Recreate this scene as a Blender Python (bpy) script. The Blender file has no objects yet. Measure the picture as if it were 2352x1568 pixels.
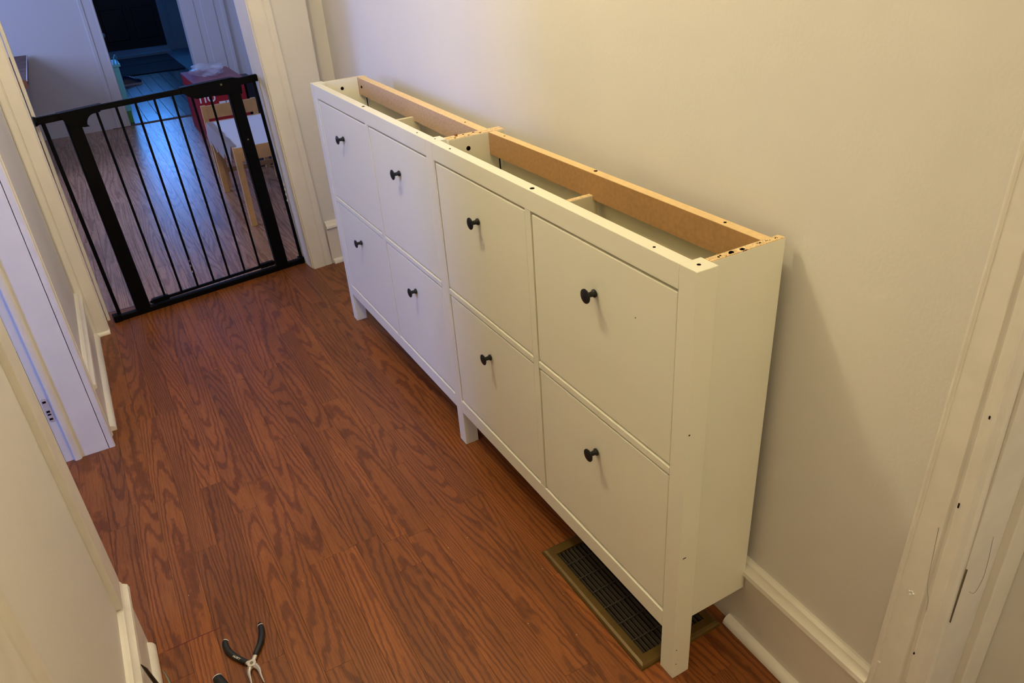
import bpy, bmesh, math, random
from mathutils import Vector, Matrix
random.seed(7)
S = bpy.context.scene
COL = S.collection

# ------------------------------------------------------------------ camera
cam_d = bpy.data.cameras.new('camera'); cam = bpy.data.objects.new('camera', cam_d); COL.objects.link(cam)
yaw, pitch, roll, FPX = 0.48, 0.5174, -0.0744, 1744.0
cy, sy, cp, sp, cr, sr = math.cos(yaw), math.sin(yaw), math.cos(pitch), math.sin(pitch), math.cos(roll), math.sin(roll)
fwd = Vector((sy*cp, cy*cp, -sp)); rt = Vector((cy, -sy, 0)); up = rt.cross(fwd)
R2 = rt*cr + up*sr; U2 = -rt*sr + up*cr
CAMPOS = Vector((-0.9897, -0.8194, 1.4998))
m = Matrix((R2, U2, -fwd)).transposed().to_4x4(); m.translation = CAMPOS
cam.matrix_world = m
cam_d.sensor_fit = 'HORIZONTAL'; cam_d.sensor_width = 36.0; cam_d.lens = 36.0*FPX/2352.0
cam_d.clip_start = 0.02
S.camera = cam

# ------------------------------------------------------------------ view, world, lights
S.view_settings.view_transform = 'Standard'; S.view_settings.look = 'None'
S.view_settings.gamma = 1.0; S.view_settings.use_curve_mapping = False
S.view_settings.exposure = 0.0
w = bpy.data.worlds.new('world'); S.world = w; w.use_nodes = True
bg = w.node_tree.nodes['Background']; bg.inputs[0].default_value = (0.0, 0.22, 1.0, 1); bg.inputs[1].default_value = 3.4

def area(name, loc, target, sx, sy_, power, color, spread=180):
    d = bpy.data.lights.new(name, 'AREA'); d.shape = 'RECTANGLE'; d.size = sx; d.size_y = sy_
    d.energy = power; d.color = color; d.spread = math.radians(spread)
    o = bpy.data.objects.new(name, d); COL.objects.link(o); o.location = loc
    o.rotation_euler = (Vector(target)-Vector(loc)).to_track_quat('-Z', 'Y').to_euler()
    return o
def point(name, loc, r, power, color):
    d = bpy.data.lights.new(name, 'POINT'); d.shadow_soft_size = r; d.energy = power; d.color = color
    o = bpy.data.objects.new(name, d); COL.objects.link(o); o.location = loc
    return o
WARM = (1.0, 0.85, 0.52); BLUE = (0.25, 0.42, 1.0)
point('hall_lamp_light', (-0.86, 0.92, 2.30), 0.07, 34, WARM)                      # ceiling lamp of the hall
point('hall_end_fill_light', (-0.75, 1.95, 2.32), 0.14, 5, WARM)                  # unseen fill light added to brighten the casings at the hall end
point('rear_lamp_light', (-0.28, -1.8, 2.2), 0.10, 27, (1.0, 0.83, 0.52))         # lamp in the passage behind the camera
area('side_room_daylight', (-2.9, 0.42, 1.6), (-0.1, 1.6, 0.1), 0.55, 1.1, 16, (0.24, 0.34, 1.0), 120)   # window of the side room
area('dining_daylight', (-2.75, 5.0, 1.55), (0.5, 5.2, 0.7), 1.3, 1.3, 54, (0.42, 0.50, 0.92))                # window of the dining room
area('front_daylight', (0.0, 12.6, 1.75), (-0.2, 7.0, 0.2), 0.9, 1.0, 24, (0.13, 0.38, 1.0))     # daylight through the front door glass

# ------------------------------------------------------------------ materials
def mat(name):
    mt = bpy.data.materials.new(name); mt.use_nodes = True
    nt = mt.node_tree; b = nt.nodes['Principled BSDF']
    return mt, nt, b
def N(nt, t, **kw):
    n = nt.nodes.new(t)
    for k, v in kw.items():
        if k in n.inputs: n.inputs[k].default_value = v
        else: setattr(n, k, v)
    return n
def L(nt, a, b): nt.links.new(a, b)
def simple(name, col, rough=0.5, metal=0.0, bump=0.0, bscale=80.0, var=0.0, vscale=6.0, spec=None):
    mt, nt, b = mat(name)
    b.inputs['Base Color'].default_value = (*col, 1); b.inputs['Roughness'].default_value = rough
    b.inputs['Metallic'].default_value = metal
    if spec is not None: b.inputs['Specular IOR Level'].default_value = spec
    tc = N(nt, 'ShaderNodeTexCoord')
    if var:
        n = N(nt, 'ShaderNodeTexNoise', Scale=vscale, Detail=4.0); L(nt, tc.outputs['Object'], n.inputs['Vector'])
        r = N(nt, 'ShaderNodeValToRGB')
        r.color_ramp.elements[0].position = 0.3; r.color_ramp.elements[1].position = 0.7
        r.color_ramp.elements[0].color = (*[c*(1-var) for c in col], 1); r.color_ramp.elements[1].color = (*[min(1, c*(1+var)) for c in col], 1)
        L(nt, n.outputs['Fac'], r.inputs['Fac']); L(nt, r.outputs['Color'], b.inputs['Base Color'])
    if bump:
        n2 = N(nt, 'ShaderNodeTexNoise', Scale=bscale, Detail=3.0); L(nt, tc.outputs['Object'], n2.inputs['Vector'])
        bp = N(nt, 'ShaderNodeBump', Strength=bump, Distance=0.004); L(nt, n2.outputs['Fac'], bp.inputs['Height'])
        L(nt, bp.outputs['Normal'], b.inputs['Normal'])
    return mt
M = {}
M['wall'] = simple('wall_paint', (0.755, 0.73, 0.69), 0.55, bump=0.10, bscale=160, var=0.02, vscale=3)
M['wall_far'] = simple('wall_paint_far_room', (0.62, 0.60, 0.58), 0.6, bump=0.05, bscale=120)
M['trim'] = simple('trim_paint', (0.82, 0.78, 0.70), 0.38, bump=0.16, bscale=60, var=0.03, vscale=9)
M['trim_old'] = simple('trim_paint_old', (0.78, 0.74, 0.68), 0.42, bump=0.30, bscale=38, var=0.05, vscale=14)
M['ceiling'] = simple('ceiling_paint', (0.72, 0.69, 0.64), 0.8)
M['cab'] = simple('cabinet_white', (0.85, 0.835, 0.70), 0.33, bump=0.015, bscale=300)
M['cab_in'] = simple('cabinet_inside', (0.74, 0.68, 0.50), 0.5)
M['mdf'] = simple('fibreboard', (0.40, 0.22, 0.085), 0.8, var=0.10, vscale=120)
M['black'] = simple('black_metal', (0.002, 0.002, 0.002), 0.5, spec=0.10)
M['blackplastic'] = simple('black_plastic', (0.002, 0.002, 0.002), 0.4, spec=0.10)
M['knob'] = simple('knob_metal', (0.012, 0.013, 0.014), 0.42, metal=0.3, bump=0.1, bscale=400)
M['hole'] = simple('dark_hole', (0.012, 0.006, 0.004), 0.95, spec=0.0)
M['rubber'] = simple('black_grip', (0.008, 0.009, 0.009), 0.5, bump=0.05, bscale=500)
M['white'] = simple('white_print', (0.85, 0.85, 0.85), 0.5)
M['steel'] = simple('brushed_steel', (0.62, 0.58, 0.53), 0.35, metal=0.75, var=0.08, vscale=60)
M['darksteel'] = simple('dark_steel', (0.035, 0.022, 0.016), 0.45, metal=0.4)
M['graysteel'] = simple('grey_steel', (0.20, 0.18, 0.13), 0.45, metal=0.6)
M['brass'] = simple('brown_painted_metal', (0.12, 0.070, 0.014), 0.42, metal=0.3, var=0.12, vscale=40)
M['slat'] = simple('vent_slat', (0.055, 0.045, 0.032), 0.5, spec=0.3)
M['pine'] = simple('pine', (0.60, 0.37, 0.17), 0.5, var=0.10, vscale=18)
M['tablewhite'] = simple('white_laminate', (0.80, 0.82, 0.86), 0.25)
M['cloth'] = simple('pale_cloth', (0.60, 0.52, 0.48), 0.9, bump=0.4, bscale=40)
M['darkwood'] = simple('dark_table_wood', (0.15, 0.09, 0.07), 0.85, var=0.2, vscale=10)
M['orangewood'] = simple('table_edge_wood', (0.25, 0.09, 0.03), 0.5)
M['red'] = simple('red_card', (0.35, 0.008, 0.015), 0.4, var=0.08)
M['pinktop'] = simple('faded_red_card', (0.30, 0.06, 0.09), 0.35)
M['navy'] = simple('navy_print', (0.01, 0.015, 0.05), 0.4)
M['bluetext'] = simple('blue_print', (0.03, 0.12, 0.22), 0.5)
M['frontdoor'] = simple('black_door_paint', (0.006, 0.008, 0.014), 0.4, spec=0.3)
M['teal'] = simple('vestibule_wall_paint', (0.34, 0.42, 0.46), 0.6)
M['tealfloor'] = simple('vestibule_tile', (0.16, 0.22, 0.25), 0.5, var=0.1)
M['mat'] = simple('door_mat', (0.004, 0.004, 0.004), 0.95, bump=0.5, bscale=300)
M['mat2'] = simple('door_mat_border', (0.012, 0.011, 0.012), 0.95)
M['turq'] = simple('turquoise_plastic', (0.20, 0.75, 0.85), 0.35)
M['green'] = simple('green_plastic', (0.12, 0.40, 0.12), 0.5)
M['bluebin'] = simple('blue_grey_plastic', (0.10, 0.11, 0.15), 0.6)
M['redthread'] = simple('red_seam', (0.14, 0.012, 0.015), 0.6)
M['skin'] = simple('brown_print', (0.08, 0.03, 0.02), 0.5)
mt, nt, b = mat('clear_film')
b.inputs['Roughness'].default_value = 0.22; b.inputs['Alpha'].default_value = 0.30
b.inputs['Base Color'].default_value = (0.75, 0.78, 0.85, 1); M['film'] = mt
mt, nt, b = mat('window_glass')
b.inputs['Transmission Weight'].default_value = 1.0; b.inputs['Roughness'].default_value = 0.0; b.inputs['IOR'].default_value = 1.0
M['glass'] = mt

def particle(name, c1, c2, hole=0.62, scale=230.0):
    mt, nt, b = mat(name); tc = N(nt, 'ShaderNodeTexCoord')
    v = N(nt, 'ShaderNodeTexVoronoi', Scale=scale); L(nt, tc.outputs['Object'], v.inputs['Vector'])
    r = N(nt, 'ShaderNodeValToRGB'); r.color_ramp.elements[0].color = (*c1, 1); r.color_ramp.elements[1].color = (*c2, 1)
    L(nt, v.outputs['Color'], r.inputs['Fac'])
    n = N(nt, 'ShaderNodeTexNoise', Scale=scale*0.55, Detail=2.0); L(nt, tc.outputs['Object'], n.inputs['Vector'])
    r2 = N(nt, 'ShaderNodeValToRGB'); r2.color_ramp.elements[0].position = hole; r2.color_ramp.elements[1].position = hole+0.05
    r2.color_ramp.elements[0].color = (1, 1, 1, 1); r2.color_ramp.elements[1].color = (0.12, 0.05, 0.02, 1)
    L(nt, n.outputs['Fac'], r2.inputs['Fac'])
    mx = N(nt, 'ShaderNodeMix', data_type='RGBA', blend_type='MULTIPLY'); mx.inputs[0].default_value = 1.0
    L(nt, r.outputs['Color'], mx.inputs[6]); L(nt, r2.outputs['Color'], mx.inputs[7])
    L(nt, mx.outputs[2], b.inputs['Base Color']); b.inputs['Roughness'].default_value = 0.85
    return mt
M['pb'] = particle('particle_board', (0.62, 0.40, 0.18), (0.92, 0.74, 0.45), 0.64, 300)
M['pb_fine'] = particle('particle_board_fine', (0.42, 0.28, 0.17), (0.62, 0.45, 0.30), 0.75, 420)
M['pb_top'] = particle('particle_board_top', (0.72, 0.50, 0.25), (0.88, 0.68, 0.40), 0.72, 300)

def grain(name, light, dark, rough, ky=1.25, kx=9.0, lines=9.0, tint=0.16, spec=0.4, coat=0.0, drift=1.6, bumps=0.08):
    mt, nt, b = mat(name)
    tc = N(nt, 'ShaderNodeTexCoord'); oi = N(nt, 'ShaderNodeObjectInfo')
    off = N(nt, 'ShaderNodeVectorMath', operation='SCALE'); off.inputs[0].default_value = (37.0, 91.0, 53.0)
    L(nt, oi.outputs['Random'], off.inputs['Scale'])
    add = N(nt, 'ShaderNodeVectorMath', operation='ADD'); L(nt, tc.outputs['Object'], add.inputs[0]); L(nt, off.outputs[0], add.inputs[1])
    mp = N(nt, 'ShaderNodeMapping'); mp.inputs['Scale'].default_value = (kx, ky, 1.0); L(nt, add.outputs[0], mp.inputs['Vector'])
    n1 = N(nt, 'ShaderNodeTexNoise', Scale=1.0, Detail=0.6, Roughness=0.45, Distortion=0.15); L(nt, mp.outputs[0], n1.inputs['Vector'])
    # fine wobble so that the contour lines are ragged
    mp2 = N(nt, 'ShaderNodeMapping'); mp2.inputs['Scale'].default_value = (60, 28, 1.0); L(nt, add.outputs[0], mp2.inputs['Vector'])
    n2 = N(nt, 'ShaderNodeTexNoise', Scale=1.0, Detail=3.0); L(nt, mp2.outputs[0], n2.inputs['Vector'])
    mm = N(nt, 'ShaderNodeMath', operation='MULTIPLY_ADD'); mm.inputs[1].default_value = 0.030
    L(nt, n2.outputs['Fac'], mm.inputs[0]); L(nt, n1.outputs['Fac'], mm.inputs[2])
    sx = N(nt, 'ShaderNodeSeparateXYZ'); L(nt, tc.outputs['Object'], sx.inputs[0])
    ph = N(nt, 'ShaderNodeMath', operation='MULTIPLY_ADD'); ph.inputs[1].default_value = drift
    L(nt, sx.outputs['X'], ph.inputs[0]); L(nt, mm.outputs[0], ph.inputs[2])
    ml = N(nt, 'ShaderNodeMath', operation='MULTIPLY'); ml.inputs[1].default_value = lines*6.2832; L(nt, ph.outputs[0], ml.inputs[0])
    sn = N(nt, 'ShaderNodeMath', operation='SINE'); L(nt, ml.outputs[0], sn.inputs[0])
    mr = N(nt, 'ShaderNodeMapRange'); mr.inputs[1].default_value = -1.0; mr.inputs[2].default_value = 1.0; L(nt, sn.outputs[0], mr.inputs[0])
    r = N(nt, 'ShaderNodeValToRGB'); e = r.color_ramp.elements
    e[0].position = 0.05; e[0].color = (*dark, 1); e[1].position = 0.50; e[1].color = (*light, 1)
    L(nt, mr.outputs[0], r.inputs['Fac'])
    # pores: long fine streaks
    mp3 = N(nt, 'ShaderNodeMapping'); mp3.inputs['Scale'].default_value = (420, 14, 1.0); L(nt, add.outputs[0], mp3.inputs['Vector'])
    n3 = N(nt, 'ShaderNodeTexNoise', Scale=1.0, Detail=2.0); L(nt, mp3.outputs[0], n3.inputs['Vector'])
    r3 = N(nt, 'ShaderNodeValToRGB'); r3.color_ramp.elements[0].position = 0.34; r3.color_ramp.elements[1].position = 0.56
    r3.color_ramp.elements[0].color = (0.68, 0.60, 0.55, 1); r3.color_ramp.elements[1].color = (1, 1, 1, 1)
    L(nt, n3.outputs['Fac'], r3.inputs['Fac'])
    mx = N(nt, 'ShaderNodeMix', data_type='RGBA', blend_type='MULTIPLY'); mx.inputs[0].default_value = 0.8
    L(nt, r.outputs['Color'], mx.inputs[6]); L(nt, r3.outputs['Color'], mx.inputs[7])
    # broad tone drift
    mp4 = N(nt, 'ShaderNodeMapping'); mp4.inputs['Scale'].default_value = (14, 3.0, 1.0); L(nt, add.outputs[0], mp4.inputs['Vector'])
    n4 = N(nt, 'ShaderNodeTexNoise', Scale=1.0, Detail=1.0); L(nt, mp4.outputs[0], n4.inputs['Vector'])
    hs = N(nt, 'ShaderNodeHueSaturation'); L(nt, mx.outputs[2], hs.inputs['Color'])
    va = N(nt, 'ShaderNodeMapRange'); va.inputs[3].default_value = 1-tint; va.inputs[4].default_value = 1+tint; L(nt, oi.outputs['Random'], va.inputs[0])
    vb = N(nt, 'ShaderNodeMapRange'); vb.inputs[1].default_value = 0.3; vb.inputs[2].default_value = 0.7; vb.inputs[3].default_value = 0.88; vb.inputs[4].default_value = 1.12; L(nt, n4.outputs['Fac'], vb.inputs[0])
    vm = N(nt, 'ShaderNodeMath', operation='MULTIPLY'); L(nt, va.outputs[0], vm.inputs[0]); L(nt, vb.outputs[0], vm.inputs[1])
    L(nt, vm.outputs[0], hs.inputs['Value'])
    L(nt, hs.outputs['Color'], b.inputs['Base Color'])
    b.inputs['Roughness'].default_value = rough; b.inputs['Specular IOR Level'].default_value = spec
    if coat: b.inputs['Coat Weight'].default_value = coat; b.inputs['Coat Roughness'].default_value = 0.12
    bp = N(nt, 'ShaderNodeBump', Strength=bumps, Distance=0.002); L(nt, n3.outputs['Fac'], bp.inputs['Height']); L(nt, bp.outputs['Normal'], b.inputs['Normal'])
    return mt
M['laminate'] = grain('red_oak_laminate', (0.258, 0.083, 0.0175), (0.152, 0.042, 0.0095), 0.42, ky=0.62, kx=9.5, lines=25.0, drift=1.1, tint=0.15)
M['oak'] = grain('oak_floor_far_room', (0.44, 0.235, 0.13), (0.30, 0.145, 0.075), 0.25, ky=0.6, kx=10.0, lines=14.0, tint=0.10, spec=0.7, bumps=0.2)
M['greyboard'] = grain('grey_vestibule_board', (0.16, 0.17, 0.18), (0.11, 0.12, 0.13), 0.22, ky=1.0, kx=6.0, lines=3.0, tint=0.12, spec=0.6)

# ------------------------------------------------------------------ mesh helpers (all in world coordinates unless local=True)
def chain(o):
    v = Vector((0, 0, 0))
    while o is not None: v += o.location; o = o.parent
    return v
def obj(name, bm, m, parent=None, local=False, smooth=False, kind=None):
    if parent is not None and not local: bmesh.ops.translate(bm, verts=bm.verts, vec=-chain(parent))
    bmesh.ops.recalc_face_normals(bm, faces=bm.faces)
    me = bpy.data.meshes.new(name); bm.to_mesh(me); bm.free()
    if smooth:
        for p in me.polygons: p.use_smooth = True
        try: me.set_sharp_from_angle(angle=math.radians(35))
        except Exception: pass
    me.materials.append(m)
    o = bpy.data.objects.new(name, me); COL.objects.link(o)
    if parent is not None: o.parent = parent
    if kind: o['kind'] = kind
    return o
def thing(name, label, cat, loc=(0, 0, 0), rz=0.0, group=None):
    o = bpy.data.objects.new(name, None); COL.objects.link(o); o.location = loc; o.rotation_euler = (0, 0, rz)
    o.empty_display_size = 0.1; o['label'] = label; o['category'] = cat
    if group: o['group'] = group
    return o
def tag(o, label, cat, group=None):
    o['label'] = label; o['category'] = cat
    if group: o['group'] = group
    return o
def struct(name, bm, m, parent=None, smooth=False, label=None):
    o = obj(name, bm, m, parent, smooth=smooth)
    if parent is None:
        o['kind'] = 'structure'
        if label: o['label'] = label
    return o
def box(bm, x0, x1, y0, y1, z0, z1, bev=0.0):
    r = bmesh.ops.create_cube(bm, size=1.0)
    bmesh.ops.transform(bm, matrix=Matrix.Translation(((x0+x1)/2, (y0+y1)/2, (z0+z1)/2)) @ Matrix.Diagonal((x1-x0, y1-y0, z1-z0, 1)), verts=r['verts'])
    if bev:
        es = list({e for v in r['verts'] for e in v.link_edges})
        bmesh.ops.bevel(bm, geom=es, offset=bev, segments=2, affect='EDGES', profile=0.5)
    return bm
def B(*a, **k): return box(bmesh.new(), *a, **k)
def hexa(bm, bot, top):
    """eight corners: four at the bottom and four on top, both in the same turn"""
    vb = [bm.verts.new(p) for p in bot]; vt = [bm.verts.new(p) for p in top]
    n = len(vb)
    bm.faces.new(vb[::-1]); bm.faces.new(vt)
    for i in range(n): bm.faces.new((vb[i], vb[(i+1) % n], vt[(i+1) % n], vt[i]))
    return bm
def prism(bm, poly, z0, z1):
    return hexa(bm, [(x, y, z0) for x, y in poly], [(x, y, z1) for x, y in poly])
def extr(bm, prof, p0, p1, nrm, cap=True):
    """profile of (outwards, up) swept from p0 to p1; nrm = outward direction in plan"""
    p0, p1, nrm = Vector(p0), Vector(p1), Vector(nrm).normalized()
    a = [bm.verts.new(p0 + nrm*o + Vector((0, 0, z))) for o, z in prof]
    c = [bm.verts.new(p1 + nrm*o + Vector((0, 0, z))) for o, z in prof]
    n = len(a)
    for i in range(n): bm.faces.new((a[i], a[(i+1) % n], c[(i+1) % n], c[i]))
    if cap: bm.faces.new(a[::-1]); bm.faces.new(c)
    return bm
def vextr(bm, prof, base, top):
    """upright trim: prof = plan offsets (dx, dy) added to the base and the top point"""
    return hexa(bm, [(base[0]+x, base[1]+y, base[2]) for x, y in prof], [(top[0]+x, top[1]+y, top[2]) for x, y in prof])
def cyl(bm, p0, p1, r0, r1=None, seg=16):
    p0, p1 = Vector(p0), Vector(p1); r1 = r0 if r1 is None else r1
    d = p1-p0; q = d.to_track_quat('Z', 'Y').to_matrix().to_4x4(); q.translation = (p0+p1)/2
    bmesh.ops.create_cone(bm, cap_ends=True, segments=seg, radius1=r0, radius2=r1, depth=d.length, matrix=q)
    return bm
def lathe(bm, prof, origin, axis, seg=24):
    """prof = (distance along axis, radius)"""
    ax = Vector(axis).normalized(); q = ax.to_track_quat('Z', 'Y').to_matrix(); o = Vector(origin)
    rings = []
    for t, r in prof:
        rings.append([bm.verts.new(o + q @ Vector((r*math.cos(2*math.pi*i/seg), r*math.sin(2*math.pi*i/seg), t))) for i in range(seg)])
    for a, c in zip(rings, rings[1:]):
        for i in range(seg): bm.faces.new((a[i], a[(i+1) % seg], c[(i+1) % seg], c[i]))
    bm.faces.new(rings[0][::-1]); bm.faces.new(rings[-1])
    return bm
def tube(bm, pts, radii, seg=12, flat=1.0, upv=(0, 0, 1)):
    """swept round or flattened tube through pts; flat scales its height"""
    pts = [Vector(p) for p in pts]; upv = Vector(upv); rings = []
    for i, p in enumerate(pts):
        t = (pts[min(i+1, len(pts)-1)] - pts[max(i-1, 0)]).normalized()
        s = t.cross(upv).normalized(); u = s.cross(t).normalized(); r = radii[i] if hasattr(radii, '__len__') else radii
        rings.append([bm.verts.new(p + s*r*math.cos(2*math.pi*k/seg) + u*r*flat*math.sin(2*math.pi*k/seg)) for k in range(seg)])
    for a, c in zip(rings, rings[1:]):
        for i in range(seg): bm.faces.new((a[i], a[(i+1) % seg], c[(i+1) % seg], c[i]))
    bm.faces.new(rings[0][::-1]); bm.faces.new(rings[-1])
    return bm
def smoothpts(pts, k=4):
    """Catmull-Rom through the points"""
    P = [Vector(p) for p in pts]; out = []
    for i in range(len(P)-1):
        a, b_, c, d = P[max(i-1, 0)], P[i], P[i+1], P[min(i+2, len(P)-1)]
        for j in range(k):
            t = j/k
            out.append(0.5*((2*b_) + (c-a)*t + (2*a-5*b_+4*c-d)*t*t + (3*b_-a-3*c+d)*t**3))
    out.append(P[-1]); return out
def text(name, s, size, loc, rot, m, parent, depth=0.0005):
    cu = bpy.data.curves.new(name, 'FONT'); cu.body = s; cu.size = size; cu.extrude = depth
    t = bpy.data.objects.new(name, cu); COL.objects.link(t)
    dg = bpy.context.evaluated_depsgraph_get(); me = bpy.data.meshes.new_from_object(t.evaluated_get(dg))
    bpy.data.objects.remove(t); me.materials.clear(); me.materials.append(m)
    o = bpy.data.objects.new(name, me); COL.objects.link(o)
    if parent: o.parent = parent; o.location = Vector(loc)-chain(parent)
    else: o.location = loc
    o.rotation_euler = rot
    return o

# ------------------------------------------------------------------ room shell
CEIL = 2.5
def xw(y): return 0.003 + 0.030*y            # the right wall stands slightly out of square
LW = -1.248                                   # left wall face
def yf(x): return 2.757 + 0.113*(x+0.208)     # hall side of the end wall
LE = 0.045                                    # lean of the right door case over 1.24 m

# floor slabs
fl = struct('floor', B(-3.1, 1.4, -3.0, 2.86, -0.10, -0.009), M['hole'])
fl2 = struct('floor.001', B(-3.1, 1.4, 2.86, 7.04, -0.10, -0.009), M['hole'])
fl3 = struct('floor.002', B(-1.4, 1.4, 7.04, 12.7, -0.10, -0.009), M['hole'])

def lay(parent, name, m, x0, x1, y0, y1, wid, lens, gap, seed, zt=0.0, th=0.008, skip=None, limit=300, joints=None):
    rnd = random.Random(seed); n = 0; cache = {}
    x = x0; c = 0
    while x < x1-1e-6:
        w_ = min(wid, x1-x)
        y = y0 - rnd.random()*lens[1]*0.6
        while y < y1-1e-6:
            ln = rnd.choice(lens); ya = max(y, y0); yb = min(y+ln, y1)
            if joints and c in joints:
                for jy in joints[c]:
                    if ya + 0.04 < jy < yb: yb = jy; ln = jy-y; break
            if yb-ya > 0.02:
                key = (round(w_, 4), round(yb-ya, 4))
                if key not in cache:
                    bm = B(gap/2, w_-gap/2, gap/2, yb-ya-gap/2, -th, 0.0)
                    bmesh.ops.bevel(bm, geom=[e for e in bm.edges if all(v.co.z > -1e-6 for v in e.verts)], offset=0.0004, segments=1, affect='EDGES')
                    bmesh.ops.recalc_face_normals(bm, faces=bm.faces)
                    me = bpy.data.meshes.new(name); bm.to_mesh(me); bm.free(); me.materials.append(m); cache[key] = me
                o = bpy.data.objects.new(name, cache[key]); COL.objects.link(o); o.parent = parent
                o.location = Vector((x, ya, zt)) - chain(parent); n += 1
            y += ln
        x += wid; c += 1
    return n
# hall: strips 66 mm wide; joints seen in the photograph
W0 = -1.413
def colof(x): return int(math.floor((x-W0)/0.066))
J = {}
for jx, jy in ((-1.05, 1.81), (-0.75, 2.07), (-0.61, 1.92), (-0.44, 1.305), (-0.845, 1.395), (-1.21, 1.33), (-0.955, 1.29), (-0.755, 0.783), (-0.705, 0.786), (-0.617, 0.75),
               (-1.16, 0.704), (-1.10, 0.704), (-0.98, 0.539), (-0.335, 0.783), (-0.398, 0.131)):
    J.setdefault(colof(jx), []).append(jy)
for k in J: J[k].sort()
n1 = lay(fl, 'plank', M['laminate'], W0, W0+0.066*23, -0.70, 2.86, 0.066, (0.62, 0.80, 0.95, 1.1), 0.0003, 3, joints=J)
n2 = lay(fl2, 'plank', M['oak'], -1.75, 0.49, 2.86, 7.04, 0.057, (0.8, 1.1, 1.5), 0.0008, 5)
n3 = lay(fl3, 'board', M['greyboard'], -0.95, 0.32, 7.09, 11.75, 0.115, (1.6, 2.1), 0.004, 9)
struct('trim_9', B(-1.16, -0.22, 2.855, 2.862, -0.008, 0.0006), M['darkwood'])
# dark red open seam between two laminate boards
o = obj('seam', B(-1.196, -1.067, 0.7028, 0.7052, -0.004, 0.0005), M['redthread'], fl)

# right wall (thick, slightly out of square), from the door case at the right of the camera to the end wall recess
bm = prism(bmesh.new(), [(xw(-0.37), -0.37), (xw(2.86), 2.86), (xw(2.86)+0.14, 2.86), (xw(-0.37)+0.14, -0.37)], 0, CEIL)
struct('wall_right', bm, M['wall'])
bm = prism(bmesh.new(), [(xw(-3.0), -3.0), (xw(-1.25), -1.25), (xw(-1.25)+0.14, -1.25), (xw(-3.0)+0.14, -3.0)], 0, CEIL)
struct('wall_right.001', bm, M['wall'])
struct('wall_right.002', B(0.14, 0.20, -1.4, -0.30, 0, CEIL), M['wall'])      # unseen wall added to seal light out of the right doorway
bm = prism(bmesh.new(), [(xw(-1.25), -1.25), (xw(-0.4), -0.40), (0.14, -0.40), (0.14, -1.25)], 2.08, CEIL)
struct('wall_right.003', bm, M['wall'])
# left wall: far part, near part, lintel; the side room behind
struct('wall_left', B(LW-0.13, LW, 1.712, 2.80, 0, CEIL), M['wall'])
struct('wall_left.001', B(LW-0.13, LW, -3.0, 0.742, 0, CEIL), M['wall'])
struct('wall_left.002', B(LW-0.13, LW, 0.742, 1.712, 2.06, CEIL), M['wall'])
# side room walls
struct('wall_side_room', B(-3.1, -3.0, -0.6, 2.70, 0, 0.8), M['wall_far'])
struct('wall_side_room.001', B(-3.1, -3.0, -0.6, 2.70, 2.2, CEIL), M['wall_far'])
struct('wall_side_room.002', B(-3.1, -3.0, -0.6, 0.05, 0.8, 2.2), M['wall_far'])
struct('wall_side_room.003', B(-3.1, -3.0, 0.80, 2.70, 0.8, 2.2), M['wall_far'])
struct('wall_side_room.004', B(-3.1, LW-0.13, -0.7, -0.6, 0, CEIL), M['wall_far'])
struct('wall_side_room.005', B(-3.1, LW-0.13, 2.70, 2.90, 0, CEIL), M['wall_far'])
# end wall with the gated doorway (its right jamb leans a little)
JL, JR = -1.168, -0.222
def wallpiece(name, xa, xb, z0=0, z1=CEIL, lean_a=0, lean_b=0, th=0.135):
    la, lb = lean_a, lean_b
    bot = [(xa, yf(xa), z0), (xb, yf(xb), z0), (xb-th*0.113, yf(xb)+th, z0), (xa-th*0.113, yf(xa)+th, z0)]
    top = [(bot[0][0]-la, bot[0][1], z1), (bot[1][0]-lb, bot[1][1], z1), (bot[2][0]-lb, bot[2][1], z1), (bot[3][0]-la, bot[3][1], z1)]
    return struct(name, hexa(bmesh.new(), bot, top), M['wall'])
LT = LE*CEIL/1.24
wallpiece('wall_end', LW-0.13, JL-0.012)
wallpiece('wall_end.001', JR+0.012, -0.006, lean_a=LT)
wallpiece('wall_end.002', JL-0.02, JR+0.02, 2.09, CEIL, 0, 0)
struct('wall_end.003', B(-0.006, 0.30, 2.86, 3.0, 0, CEIL), M['wall'])
struct('ceiling', B(-3.1, 1.4, -3.0, 12.8, CEIL, CEIL+0.1), M['ceiling'])
struct('wall_back', B(LW-0.13, 0.2, -3.1, -3.0, 0, CEIL), M['wall'])

# ------------------------------------------------------------------ baseboards
PB = [(0, 0), (0.016, 0), (0.016, 0.176), (0.020, 0.180), (0.027, 0.186), (0.025, 0.196), (0.016, 0.203), (0.013, 0.212), (0.006, 0.217), (0, 0.217)]
def qr(r=0.019, o=0.016):
    return [(o-0.001, 0)] + [(o+r*math.cos(a), r*math.sin(a)*1.1) for a in [math.pi/2*i/6 for i in range(7)]] + [(o-0.001, r*1.1)]
def baseboard(name, p0, p1, nrm, s0=None, s1=None, mt_='trim'):
    b_ = struct(name, extr(bmesh.new(), PB, p0, p1, nrm), M[mt_], smooth=True)
    if s0 is not None: obj('shoe_molding', extr(bmesh.new(), qr(), s0, s1, nrm), M[mt_], b_, smooth=True)
    return b_
nr = (-1, 0.03, 0)
baseboard('baseboard_right', (xw(-0.305), -0.305, 0), (xw(2.80), 2.80, 0), nr, (xw(-0.305), -0.305, 0), (xw(0.052), 0.052, 0))
baseboard('baseboard_left', (LW, 1.79, 0), (LW, 2.65, 0), (1, 0, 0), (LW, 1.80, 0), (LW, 2.645, 0))
baseboard('baseboard_left.001', (LW, -3.0, 0), (LW, 0.755, 0), (1, 0, 0), (LW-0.004, -3.0, 0), (LW-0.004, 0.735, 0), 'trim_old')
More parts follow.
